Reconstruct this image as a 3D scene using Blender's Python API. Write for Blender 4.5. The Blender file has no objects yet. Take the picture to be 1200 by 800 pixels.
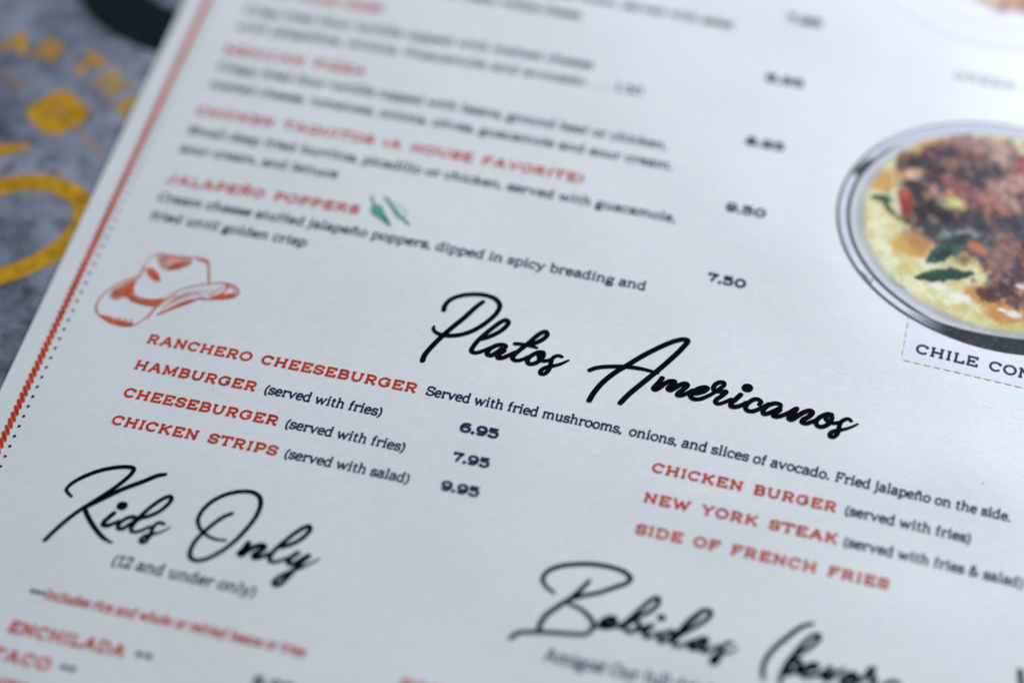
import bpy, math, random
import numpy as np
from mathutils import Vector, Matrix

random.seed(7)
scene = bpy.context.scene
COL = scene.collection
R_ = math.radians

# ---------------------------------------------------------------- camera
# a 108 mm macro lens about 55 cm from a menu that lies on a table (metres)
D = 0.55
FPX, CA, CB, CC = 3616.16, 0.705717, 0.00254, 0.2526356
K2, K3 = -0.138736, -0.317469            # gentle arch of the card across its width


def rot(a, b, c):
    ca, sa = math.cos(a), math.sin(a)
    cb, sb = math.cos(b), math.sin(b)
    cc, sc = math.cos(c), math.sin(c)
    Rx = np.array([[1, 0, 0], [0, ca, -sa], [0, sa, ca]])
    Ry = np.array([[cb, 0, sb], [0, 1, 0], [-sb, 0, cb]])
    Rz = np.array([[cc, -sc, 0], [sc, cc, 0], [0, 0, 1]])
    return Rz @ Ry @ Rx


CM = rot(CA, CB, CC)
CO = CM @ np.array([0, 0, D])
cam = bpy.data.cameras.new('camera')
camo = bpy.data.objects.new('camera', cam)
COL.objects.link(camo)
M4 = np.eye(4)
M4[:3, :3] = CM
M4[:3, 3] = CO
camo.matrix_world = Matrix([list(r) for r in M4])
cam.lens = FPX / 1200 * 36
cam.sensor_width = 36
cam.clip_start = 0.01
cam.clip_end = 50
cam.dof.use_dof = True
cam.dof.focus_distance = 0.5436
cam.dof.aperture_fstop = 4.5
cam.dof.aperture_blades = 9
cam.dof.aperture_rotation = 0.3
scene.camera = camo

# ---------------------------------------------------------------- light
world = bpy.data.worlds.new('World')
scene.world = world
world.use_nodes = True
bg = world.node_tree.nodes['Background']
bg.inputs[0].default_value = (0.60, 0.76, 1.0, 1)
bg.inputs[1].default_value = 0.25


def area_light(name, loc, target, sx, sy, power, colour):
    l = bpy.data.lights.new(name, 'AREA')
    l.shape = 'RECTANGLE'
    l.size, l.size_y = sx, sy
    l.energy = power
    l.color = colour
    o = bpy.data.objects.new(name, l)
    COL.objects.link(o)
    o.location = loc
    o.rotation_euler = (Vector(target) - Vector(loc)).to_track_quat('-Z', 'Y').to_euler()
    return o


area_light('window_light', (0.31, 0.64, 0.34), (0.12, 0.14, 0.0), 0.40, 0.34, 7.6, (0.87, 0.93, 1.0))
area_light('room_light', (-0.7, -0.3, 1.3), (0, 0, 0), 0.9, 0.9, 3.9, (1.0, 0.94, 0.88))

scene.view_settings.view_transform = 'Standard'
scene.view_settings.look = 'None'
scene.view_settings.exposure = 0.10
scene.view_settings.gamma = 1.0
scene.cycles.use_denoising = True
scene.cycles.max_bounces = 4


# ---------------------------------------------------------------- page maths
def zpage(u):
    """height of the card at u metres across; levels off beyond the part in view"""
    u = np.asarray(u, float)
    w = np.clip(u, -0.10, 0.10) / D
    z = (K2 * w ** 2 + K3 * w ** 3) * D
    z = z - 0.0054 * (np.clip(-u, 0, 0.1) / 0.085) ** 2      # the left side droops to the cover
    e = np.clip(np.abs(u) - 0.10, 0, None)
    s = np.where(u > 0, -0.094, -0.02)
    return z + s * (1 - np.exp(-e / 0.006)) * 0.006


def back(P):
    """measured image position -> position on the arched card (metres)"""
    P = np.atleast_2d(np.array(P, float))
    d = np.stack([(P[:, 0] - 600) / FPX, -(P[:, 1] - 400) / FPX, -np.ones(len(P))], 1) @ CM.T
    t = -CO[2] / d[:, 2]
    for _ in range(12):
        q = CO + d * t[:, None]
        t = (zpage(q[:, 0]) - CO[2]) / d[:, 2]
    return (CO + d * t[:, None])[:, :2]


def backplane(P, z):
    P = np.atleast_2d(np.array(P, float))
    d = np.stack([(P[:, 0] - 600) / FPX, -(P[:, 1] - 400) / FPX, -np.ones(len(P))], 1) @ CM.T
    t = (z - CO[2]) / d[:, 2]
    return (CO + d * t[:, None])[:, :2]


def proj(X):
    c = (np.asarray(X) - CO) @ CM
    return 600 + FPX * c[..., 0] / -c[..., 2], 400 - FPX * c[..., 1] / -c[..., 2]


# ---------------------------------------------------------------- materials
def new_mat(name):
    m = bpy.data.materials.new(name)
    m.use_nodes = True
    nt = m.node_tree
    return m, nt, nt.nodes['Principled BSDF']


def N(nt, typ, **kw):
    n = nt.nodes.new(typ)
    for k, v in kw.items():
        if k in n.inputs:
            n.inputs[k].default_value = v
        else:
            setattr(n, k, v)
    return n


def ramp(nt, stops):
    n = nt.nodes.new('ShaderNodeValToRGB')
    e = n.color_ramp.elements
    while len(e) < len(stops):
        e.new(0.5)
    for el, (p, c) in zip(e, stops):
        el.position = p
        el.color = (*c, 1) if len(c) == 3 else c
    return n


def paper_relief(nt, bs, strength=0.25, dist=0.00004):
    """felt-like tooth of uncoated card with some fibres"""
    tc = N(nt, 'ShaderNodeTexCoord')
    n1 = N(nt, 'ShaderNodeTexNoise', Scale=1500.0, Detail=3.0)
    n2 = N(nt, 'ShaderNodeTexNoise', Scale=420.0, Detail=2.0)
    mp = N(nt, 'ShaderNodeMapping')
    mp.inputs['Rotation'].default_value = (0, 0, 0.6)
    mp.inputs['Scale'].default_value = (1, 2.2, 1)
    n3 = N(nt, 'ShaderNodeTexNoise', Scale=420.0, Detail=3.0, Distortion=1.5)
    L = nt.links
    L.new(tc.outputs['Object'], n1.inputs['Vector'])
    L.new(tc.outputs['Object'], n2.inputs['Vector'])
    L.new(tc.outputs['Object'], mp.inputs['Vector'])
    L.new(mp.outputs[0], n3.inputs['Vector'])
    a = N(nt, 'ShaderNodeMath', operation='ADD')
    b = N(nt, 'ShaderNodeMath', operation='ADD')
    L.new(n1.outputs[0], a.inputs[0])
    L.new(n2.outputs[0], a.inputs[1])
    L.new(a.outputs[0], b.inputs[0])
    L.new(n3.outputs[0], b.inputs[1])
    bp = N(nt, 'ShaderNodeBump', Strength=strength, Distance=dist)
    L.new(b.outputs[0], bp.inputs['Height'])
    big = N(nt, 'ShaderNodeTexNoise', Scale=22.0, Detail=1.0)       # slow cockle of handled card
    L.new(tc.outputs['Object'], big.inputs['Vector'])
    bp2 = N(nt, 'ShaderNodeBump', Strength=1.0, Distance=0.0016)
    L.new(big.outputs[0], bp2.inputs['Height'])
    L.new(bp2.outputs[0], bp.inputs['Normal'])
    L.new(bp.outputs[0], bs.inputs['Normal'])
    return tc, n2, n3


def make_paper():
    m, nt, bs = new_mat('white_card')
    tc, n2, n3 = paper_relief(nt, bs, 0.36, 0.00004)
    r = ramp(nt, [(0.30, (0.735, 0.745, 0.745)), (0.55, (0.765, 0.77, 0.765)), (0.72, (0.80, 0.80, 0.79))])
    nt.links.new(n3.outputs[0], r.inputs[0])
    nt.links.new(r.outputs[0], bs.inputs['Base Color'])
    bs.inputs['Roughness'].default_value = 0.38
    bs.inputs['Specular IOR Level'].default_value = 0.6
    return m


def make_ink(name, rgb, rough=0.42, var=0.25, spec=0.35):
    m, nt, bs = new_mat(name)
    tc, n2, n3 = paper_relief(nt, bs, 0.3, 0.00003)
    lo = tuple(c * (1 - var) for c in rgb)
    hi = tuple(min(1, c * (1 + var) + 0.01 * var) for c in rgb)
    r = ramp(nt, [(0.3, lo), (0.7, hi)])
    nt.links.new(n2.outputs[0], r.inputs[0])
    nt.links.new(r.outputs[0], bs.inputs['Base Color'])
    bs.inputs['Roughness'].default_value = rough
    bs.inputs['Specular IOR Level'].default_value = spec
    return m


MAT_PAPER = make_paper()
MAT_BLACK = make_ink('black_ink', (0.0018, 0.0022, 0.004), rough=.7, spec=0.012)
MAT_NAVY = make_ink('navy_ink', (0.006, 0.026, 0.070), spec=0.06)
MAT_RED = make_ink('red_ink', (0.54, 0.042, 0.012), spec=0.08)
MAT_RUST = make_ink('rust_ink', (0.60, 0.115, 0.045), spec=0.08)
MAT_RUST_PALE = make_ink('pale_rust_ink', (0.66, 0.30, 0.22), spec=0.25)
MAT_GREEN = make_ink('green_ink', (0.035, 0.27, 0.19), spec=0.1)
MAT_GREEN_PALE = make_ink('pale_green_ink', (0.30, 0.55, 0.47), spec=0.25)
MAT_TINT = make_ink('lilac_tint_ink', (0.77, 0.755, 0.82), var=0.02)
MAT_GOLD = make_ink('gold_ink', (0.46, 0.235, 0.012), var=0.3, spec=.1)
MAT_DARK = make_ink('flat_black', (0.007, 0.008, 0.011), spec=0.1)


def make_concrete():
    m, nt, bs = new_mat('grey_concrete_print')
    tc = N(nt, 'ShaderNodeTexCoord')
    a = N(nt, 'ShaderNodeTexNoise', Scale=70.0, Detail=8.0, Roughness=0.62)
    b = N(nt, 'ShaderNodeTexNoise', Scale=230.0, Detail=6.0, Roughness=0.7)
    c = N(nt, 'ShaderNodeTexVoronoi', Scale=130.0)
    L = nt.links
    for n in (a, b, c):
        L.new(tc.outputs['Object'], n.inputs['Vector'])
    r1 = ramp(nt, [(0.36, (0.075, 0.085, 0.115)), (0.50, (0.175, 0.190, 0.245)), (0.64, (0.27, 0.285, 0.35))])
    L.new(a.outputs[0], r1.inputs[0])
    r2 = ramp(nt, [(0.40, (0.25, 0.25, 0.27)), (0.50, (1, 1, 1))])
    L.new(b.outputs[0], r2.inputs[0])
    mx = N(nt, 'ShaderNodeMix', data_type='RGBA', blend_type='MULTIPLY')
    mx.inputs[0].default_value = 0.55
    L.new(r1.outputs[0], mx.inputs[6])
    L.new(r2.outputs[0], mx.inputs[7])
    r3 = ramp(nt, [(0.08, (0.15, 0.15, 0.17)), (0.24, (1, 1, 1))])
    L.new(c.outputs['Distance'], r3.inputs[0])
    m2 = N(nt, 'ShaderNodeMix', data_type='RGBA', blend_type='MULTIPLY')
    m2.inputs[0].default_value = 0.6
    L.new(mx.outputs[2], m2.inputs[6])
    L.new(r3.outputs[0], m2.inputs[7])
    L.new(m2.outputs[2], bs.inputs['Base Color'])
    bs.inputs['Roughness'].default_value = 0.55
    bs.inputs['Specular IOR Level'].default_value = 0.3
    bp = N(nt, 'ShaderNodeBump', Strength=0.3, Distance=0.0001)
    L.new(b.outputs[0], bp.inputs['Height'])
    L.new(bp.outputs[0], bs.inputs['Normal'])
    return m


def make_wood():
    m, nt, bs = new_mat('dark_wood')
    tc = N(nt, 'ShaderNodeTexCoord')
    mp = N(nt, 'ShaderNodeMapping')
    mp.inputs['Scale'].default_value = (1, 14, 1)
    a = N(nt, 'ShaderNodeTexNoise', Scale=12.0, Detail=8.0, Distortion=0.6)
    nt.links.new(tc.outputs['Object'], mp.inputs[0])
    nt.links.new(mp.outputs[0], a.inputs['Vector'])
    r = ramp(nt, [(0.35, (0.02, 0.015, 0.012)), (0.65, (0.07, 0.045, 0.032))])
    nt.links.new(a.outputs[0], r.inputs[0])
    nt.links.new(r.outputs[0], bs.inputs['Base Color'])
    bs.inputs['Roughness'].default_value = 0.5
    return m


MAT_CONCRETE = make_concrete()
MAT_WOOD = make_wood()
MAT_EDGE, _nt, _b = new_mat('card_edge')
_b.inputs['Base Color'].default_value = (0.70, 0.71, 0.72, 1)
_b.inputs['Roughness'].default_value = 0.8
MAT_PHOTO, _nt, _b = new_mat('printed_photo')
_at = N(_nt, 'ShaderNodeVertexColor', layer_name='print')
_nt.links.new(_at.outputs[0], _b.inputs['Base Color'])
_b.inputs['Roughness'].default_value = 0.5
_b.inputs['Specular IOR Level'].default_value = 0.14
paper_relief(_nt, _b, 0.35, 0.00004)


# ---------------------------------------------------------------- objects
def link_mesh(name, verts, faces, mat, parent=None, label=None, kind=None, smooth=False):
    me = bpy.data.meshes.new(name)
    me.from_pydata([tuple(map(float, v)) for v in verts], [], faces)
    me.materials.append(mat)
    if smooth:
        me.shade_smooth()
    me.update()
    o = bpy.data.objects.new(name, me)
    COL.objects.link(o)
    if parent:
        o.parent = parent
    if label:
        o['label'] = label
    if kind:
        o['kind'] = kind
    return o


def thing(name, label, cat, group=None):
    o = bpy.data.objects.new(name, None)
    o.empty_display_size = 0.02
    COL.objects.link(o)
    o['label'] = label
    o['category'] = cat
    if group:
        o['group'] = group
    return o


INK = 0.00005
_step = [0]


class Ink:
    """flat ink shapes laid on the card (or on a flat sheet at height zf)"""

    def __init__(self, zf=None, lift=INK):
        self.v, self.f, self.zf, self.lift = [], [], zf, lift

    def _z(self):
        _step[0] = (_step[0] + 1) % 16
        return self.lift + _step[0] * 0.0000015

    def _add(self, pts, faces):
        dz = self._z()
        pts = np.asarray(pts, float)
        z = zpage(pts[:, 0]) if self.zf is None else np.full(len(pts), self.zf)
        b = len(self.v)
        self.v += [(p[0], p[1], q + dz) for p, q in zip(pts, z)]
        self.f += [tuple(b + i for i in f) for f in faces]

    def ribbon(self, pts, hw, cap=False):
        pts = np.asarray(pts, float)
        keep = [0]
        for i in range(1, len(pts)):
            if np.hypot(*(pts[i] - pts[keep[-1]])) > 1e-6:
                keep.append(i)
        hw = np.broadcast_to(np.asarray(hw, float), (len(pts),))[keep]
        pts = pts[keep]
        n = len(pts)
        if n < 2:
            return
        d = np.zeros_like(pts)
        d[1:-1] = pts[2:] - pts[:-2]
        d[0] = pts[1] - pts[0]
        d[-1] = pts[-1] - pts[-2]
        d /= np.maximum(np.hypot(d[:, 0], d[:, 1]), 1e-12)[:, None]
        nn = np.stack([-d[:, 1], d[:, 0]], 1)
        Lp, Rp = pts + nn * hw[:, None], pts - nn * hw[:, None]
        self._add(np.vstack([Lp, Rp]), [(i, n + i, n + i + 1, i + 1) for i in range(n - 1)])
        if cap:
            self.disc(pts[0], hw[0])
            self.disc(pts[-1], hw[-1])

    def disc(self, c, r, n=12, ry=None):
        a = np.linspace(0, 2 * math.pi, n, endpoint=False)
        self._add(np.stack([c[0] + r * np.cos(a), c[1] + (ry or r) * np.sin(a)], 1), [tuple(range(n))])

    def poly(self, pts):
        pts = np.asarray(pts, float)
        a = 0.5 * np.sum(pts[:, 0] * np.roll(pts[:, 1], -1) - np.roll(pts[:, 0], -1) * pts[:, 1])
        if a < 0:
            pts = pts[::-1]
        self._add(pts, [tuple(range(len(pts)))])

    def build(self, name, mat, parent, label=None, kind=None):
        return link_mesh(name, self.v, self.f, mat, parent, label, kind)


def spline(pts, per=6):
    P = np.asarray(pts, float)
    if len(P) < 3:
        return P
    Q = np.vstack([2 * P[0] - P[1], P, 2 * P[-1] - P[-2]])
    out = []
    for i in range(1, len(Q) - 2):
        p0, p1, p2, p3 = Q[i - 1], Q[i], Q[i + 1], Q[i + 2]
        # centripetal Catmull-Rom keeps the pen from overshooting in tight loops
        t0 = 0.0
        t1 = t0 + max(1e-9, np.hypot(*(p1 - p0))) ** 0.5
        t2 = t1 + max(1e-9, np.hypot(*(p2 - p1))) ** 0.5
        t3 = t2 + max(1e-9, np.hypot(*(p3 - p2))) ** 0.5
        for t in np.linspace(t1, t2, per, endpoint=False):
            A1 = (t1 - t) / (t1 - t0) * p0 + (t - t0) / (t1 - t0) * p1
            A2 = (t2 - t) / (t2 - t1) * p1 + (t - t1) / (t2 - t1) * p2
            A3 = (t3 - t) / (t3 - t2) * p2 + (t - t2) / (t3 - t2) * p3
            B1 = (t2 - t) / (t2 - t0) * A1 + (t - t0) / (t2 - t0) * A2
            B2 = (t3 - t) / (t3 - t1) * A2 + (t - t1) / (t3 - t1) * A3
            out.append((t2 - t) / (t2 - t1) * B1 + (t - t1) / (t2 - t1) * B2)
    out.append(P[-1])
    return np.array(out)


# ---------------------------------------------------------------- lettering
# each glyph: advance width, then a pen path in cap heights.
# M move, L line, C cubic, A arc (cx cy rx ry from to, degrees), S serif bar (x y half), O oval, P point
CAPS = {
    'A': (1.12, 'M .16 .06 L .52 .93 L .62 .93 L .97 .06 M .31 .36 L .84 .36 M .38 .93 L .60 .93 S .16 .06 .16 S .96 .06 .16'),
    'B': (.98, 'M .2 .06 L .2 .94 M .06 .94 L .55 .94 A .57 .73 .25 .21 90 -90 L .2 .52 M .57 .52 A .6 .29 .29 .23 90 -90 L .06 .06'),
    'C': (1.0, 'M .86 .66 L .86 .94 M .86 .76 A .52 .5 .44 .44 38 322'),
    'D': (1.08, 'M .2 .06 L .2 .94 M .06 .94 L .52 .94 A .54 .5 .44 .44 90 -90 L .06 .06'),
    'E': (.96, 'M .2 .06 L .2 .94 M .06 .94 L .84 .94 L .84 .72 M .2 .5 L .62 .5 M .62 .64 L .62 .36 M .06 .06 L .88 .06 L .88 .29'),
    'F': (.92, 'M .2 .06 L .2 .94 M .06 .94 L .84 .94 L .84 .72 M .2 .5 L .6 .5 M .6 .64 L .6 .36 S .22 .06 .2'),
    'G': (1.06, 'M .86 .68 L .86 .94 M .84 .78 A .52 .5 .44 .44 40 325 L .90 .24 L .90 .47 M .60 .46 L 1.0 .46'),
    'H': (1.14, 'M .22 .06 L .22 .94 M .92 .06 L .92 .94 M .22 .5 L .92 .5 S .22 .06 .17 S .22 .94 .17 S .92 .06 .17 S .92 .94 .17'),
    'I': (.46, 'M .23 .06 L .23 .94 S .23 .06 .18 S .23 .94 .18'),
    'J': (.82, 'M .58 .94 L .58 .32 A .33 .32 .25 .26 0 -170 S .56 .94 .22'),
    'K': (1.1, 'M .22 .06 L .22 .94 M .88 .94 L .3 .44 M .46 .58 L .92 .06 S .22 .06 .17 S .22 .94 .17 S .88 .94 .15 S .94 .06 .15'),
    'L': (.9, 'M .22 .94 L .22 .06 M .06 .06 L .84 .06 L .84 .34 S .22 .94 .17'),
    'M': (1.28, 'M .2 .06 L .2 .94 L .64 .2 L 1.08 .94 L 1.08 .06 M .04 .94 L .22 .94 M 1.06 .94 L 1.24 .94 S .2 .06 .16 S 1.08 .06 .16'),
    'N': (1.12, 'M .22 .06 L .22 .94 L .9 .08 L .9 .94 M .04 .94 L .24 .94 S .22 .06 .17 S .9 .94 .17'),
    'O': (1.06, 'O .53 .5 .45 .44'),
    'P': (.96, 'M .22 .06 L .22 .94 M .06 .94 L .58 .94 A .6 .68 .28 .26 90 -90 L .22 .42 S .24 .06 .19'),
    'Q': (1.06, 'O .53 .5 .45 .44 M .55 .3 L .95 -.06'),
    'R': (1.06, 'M .22 .06 L .22 .94 M .06 .94 L .58 .94 A .6 .7 .27 .24 90 -90 L .22 .46 M .55 .46 L .82 .06 L 1.0 .06 S .22 .06 .17'),
    'S': (.9, 'M .8 .66 L .8 .94 M .8 .72 C .78 .88 .6 .94 .46 .94 C .24 .94 .12 .84 .12 .72 C .12 .55 .32 .52 .47 .5 C .64 .47 .82 .42 .82 .27 C .82 .12 .66 .06 .46 .06 C .28 .06 .14 .14 .12 .28 M .12 .34 L .12 .06'),
    'T': (1.0, 'M .5 .06 L .5 .94 M .06 .7 L .06 .94 L .94 .94 L .94 .7 S .5 .06 .2'),
    'U': (1.1, 'M .2 .94 L .2 .42 A .55 .42 .35 .36 180 360 L .9 .94 S .2 .94 .17 S .9 .94 .17'),
    'V': (1.08, 'M .16 .94 L .54 .06 L .92 .94 S .16 .94 .15 S .92 .94 .15'),
    'W': (1.5, 'M .16 .94 L .46 .06 L .75 .8 L 1.04 .06 L 1.34 .94 S .16 .94 .15 S 1.34 .94 .15'),
    'X': (1.0, 'M .16 .94 L .86 .06 M .84 .94 L .14 .06 S .16 .94 .14 S .84 .94 .14 S .14 .06 .14 S .86 .06 .14'),
    'Y': (1.04, 'M .14 .94 L .52 .48 L .9 .94 M .52 .48 L .52 .06 S .14 .94 .15 S .9 .94 .15 S .52 .06 .17'),
    'Z': (.92, 'M .12 .7 L .12 .94 L .8 .94 L .12 .06 L .84 .06 L .84 .32'),
    '(': (.42, 'A .62 .46 .5 .62 125 235'),
    ')': (.42, 'A -.2 .46 .5 .62 55 -55'),
    ' ': (.62, ''),
    '*': (.5, 'M .25 .5 L .25 .94 M .06 .83 L .44 .61 M .44 .83 L .06 .61'),
    '.': (.3, 'P .15 .1'),
}
CAPS['Ñ'] = (CAPS['N'][0], CAPS['N'][1] + ' M .34 1.14 C .44 1.26 .54 1.2 .58 1.16 C .64 1.1 .74 1.1 .8 1.2')
X = .70
LOWER = {
    'a': (.66, 'M .1 .56 C .14 .66 .22 .68 .32 .68 C .46 .68 .5 .6 .5 .5 L .5 .14 C .5 .05 .54 .05 .64 .05 M .5 .4 C .3 .4 .08 .38 .08 .2 C .08 .08 .16 .03 .26 .03 C .36 .03 .46 .09 .5 .18'),
    'b': (.72, 'M .04 .98 L .17 .98 L .17 .05 M .17 .48 C .22 .62 .3 .67 .4 .67 C .56 .67 .64 .52 .64 .35 C .64 .17 .56 .03 .4 .03 C .28 .03 .2 .1 .17 .2'),
    'c': (.62, 'M .54 .48 L .54 .66 M .54 .52 C .5 .62 .42 .67 .33 .67 C .17 .67 .08 .53 .08 .35 C .08 .16 .18 .03 .35 .03 C .44 .03 .52 .08 .55 .15'),
    'd': (.74, 'M .42 .98 L .54 .98 L .54 .05 L .68 .05 M .54 .48 C .5 .62 .42 .67 .32 .67 C .16 .67 .08 .52 .08 .35 C .08 .17 .16 .03 .32 .03 C .43 .03 .5 .1 .54 .2'),
    'e': (.64, 'M .1 .37 L .55 .37 C .55 .56 .46 .67 .33 .67 C .17 .67 .08 .53 .08 .35 C .08 .16 .18 .03 .35 .03 C .45 .03 .52 .07 .55 .12'),
    'f': (.46, 'M .2 .05 L .2 .78 C .2 .94 .28 .99 .4 .98 M .05 .65 L .38 .65 S .2 .05 .14'),
    'g': (.66, 'O .31 .44 .21 .22 M .48 .6 L .62 .66 M .18 .26 C .06 .18 .08 .08 .22 .07 L .42 .06 C .58 .04 .6 -.08 .56 -.15 C .48 -.28 .1 -.28 .07 -.13 C .06 -.04 .12 .02 .2 .06'),
    'h': (.78, 'M .04 .98 L .17 .98 L .17 .05 M .17 .46 C .22 .6 .3 .67 .4 .67 C .54 .67 .58 .58 .58 .46 L .58 .05 S .17 .05 .13 S .6 .05 .13'),
    'i': (.38, 'M .05 .65 L .19 .65 L .19 .05 S .19 .05 .14 P .18 .92'),
    'j': (.38, 'M .05 .65 L .21 .65 L .21 -.06 C .21 -.22 .1 -.25 -.02 -.22 P .2 .92'),
    'k': (.72, 'M .04 .98 L .17 .98 L .17 .05 M .56 .65 L .2 .3 M .3 .4 L .58 .05 S .17 .05 .13 S .57 .65 .12 S .6 .05 .11'),
    'l': (.38, 'M .05 .98 L .19 .98 L .19 .05 S .19 .05 .14'),
    'm': (1.14, 'M .04 .65 L .17 .65 L .17 .05 M .17 .46 C .22 .6 .28 .67 .38 .67 C .5 .67 .55 .58 .55 .46 L .55 .05 M .55 .46 C .6 .6 .67 .67 .77 .67 C .9 .67 .95 .58 .95 .46 L .95 .05 S .17 .05 .12 S .56 .05 .12 S .97 .05 .12'),
    'n': (.78, 'M .04 .65 L .17 .65 L .17 .05 M .17 .46 C .22 .6 .3 .67 .4 .67 C .54 .67 .58 .58 .58 .46 L .58 .05 S .17 .05 .13 S .6 .05 .13'),
    'o': (.68, 'O .34 .35 .26 .32'),
    'p': (.72, 'M .04 .65 L .17 .65 L .17 -.23 M .17 .48 C .22 .62 .3 .67 .4 .67 C .56 .67 .64 .52 .64 .35 C .64 .17 .56 .03 .4 .03 C .28 .03 .2 .1 .17 .2 S .17 -.23 .14'),
    'q': (.72, 'M .54 .66 L .54 -.23 M .54 .48 C .5 .62 .42 .67 .32 .67 C .16 .67 .08 .52 .08 .35 C .08 .17 .16 .03 .32 .03 C .43 .03 .5 .1 .54 .2 S .54 -.23 .14'),
    'r': (.56, 'M .04 .65 L .17 .65 L .17 .05 M .17 .4 C .22 .6 .34 .68 .5 .65 L .5 .52 S .19 .05 .15'),
    's': (.58, 'M .48 .5 L .48 .67 M .48 .53 C .46 .64 .38 .67 .28 .67 C .16 .67 .09 .6 .09 .51 C .09 .4 .2 .38 .29 .36 C .4 .33 .51 .3 .51 .19 C .51 .08 .42 .03 .3 .03 C .18 .03 .1 .08 .08 .17 M .08 .22 L .08 .03'),
    't': (.48, 'M .2 .88 L .2 .2 C .2 .06 .28 .02 .42 .06 M .05 .65 L .4 .65'),
    'u': (.76, 'M .04 .65 L .17 .65 L .17 .24 C .17 .1 .22 .03 .34 .03 C .46 .03 .54 .12 .56 .24 M .44 .65 L .57 .65 L .57 .05 L .7 .05'),
    'v': (.7, 'M .1 .65 L .34 .05 L .58 .65 S .1 .65 .1 S .6 .65 .1'),
    'w': (1.02, 'M .1 .65 L .3 .05 L .5 .6 L .7 .05 L .9 .65 S .1 .65 .1 S .92 .65 .1'),
    'x': (.68, 'M .12 .65 L .56 .05 M .54 .65 L .1 .05 S .12 .65 .1 S .56 .65 .1 S .1 .05 .1 S .58 .05 .1'),
    'y': (.7, 'M .1 .65 L .36 .05 M .6 .65 L .3 -.14 C .25 -.24 .16 -.24 .06 -.22 S .1 .65 .1 S .6 .65 .1'),
    'z': (.6, 'M .1 .5 L .1 .65 L .5 .65 L .1 .05 L .52 .05 L .52 .2'),
    '(': (.42, 'A .62 .36 .48 .68 124 236'),
    ')': (.42, 'A -.2 .36 .48 .68 56 -56'),
    ',': (.28, 'M .14 .08 L .07 -.12 P .14 .07'),
    '.': (.28, 'P .13 .07'),
    '!': (.3, 'M .15 .95 L .15 .28 P .15 .07'),
    '&': (.86, 'M .78 .5 C .7 .2 .5 .03 .32 .03 C .16 .03 .08 .14 .08 .26 C .08 .5 .5 .54 .5 .78 C .5 .9 .42 .96 .33 .96 C .24 .96 .17 .89 .17 .79 C .17 .62 .5 .3 .76 .05'),
    ' ': (.34, ''),
    '1': (.5, 'M .1 .82 L .28 .95 L .28 .05 S .28 .05 .18'),
    '2': (.66, 'M .1 .72 C .12 .9 .22 .96 .34 .96 C .5 .96 .57 .86 .57 .74 C .57 .5 .2 .3 .1 .05 L .6 .05 L .6 .2'),
    '5': (.66, 'M .54 .94 L .16 .94 L .13 .54 C .2 .6 .28 .62 .36 .61 C .5 .6 .58 .48 .58 .33 C .58 .14 .46 .03 .32 .03 C .2 .03 .12 .08 .08 .18'),
    '0': (.68, 'O .34 .5 .25 .46'),
}
LOWER['ñ'] = (LOWER['n'][0], LOWER['n'][1] + ' M .22 .84 C .28 .93 .34 .92 .4 .88 C .46 .84 .52 .84 .56 .92')
DIGITS = {
    '0': (1.14, 'O .57 .5 .42 .41'),
    '5': (1.06, 'M .92 .91 L .2 .91 L .17 .55 M .17 .55 C .3 .62 .42 .63 .54 .63 C .8 .63 .92 .52 .92 .36 C .92 .16 .74 .09 .52 .09 C .32 .09 .16 .15 .12 .3'),
    '6': (1.1, 'M .92 .78 C .84 .88 .72 .91 .58 .91 C .3 .91 .13 .75 .13 .46 C .13 .22 .3 .09 .55 .09 C .8 .09 .95 .2 .95 .35 C .95 .5 .8 .6 .56 .6 C .34 .6 .18 .52 .14 .38'),
    '7': (.98, 'M .1 .7 L .1 .91 L .86 .91 C .6 .62 .46 .4 .42 .06'),
    '8': (1.1, 'O .55 .72 .36 .2 O .55 .29 .41 .21'),
    '9': (1.1, 'M .18 .22 C .26 .12 .38 .09 .52 .09 C .8 .09 .97 .25 .97 .54 C .97 .78 .8 .91 .55 .91 C .3 .91 .15 .8 .15 .65 C .15 .5 .3 .4 .54 .4 C .76 .4 .92 .48 .96 .62'),
    '.': (.34, 'P .16 .12'),
    ' ': (.5, ''),
}


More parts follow.
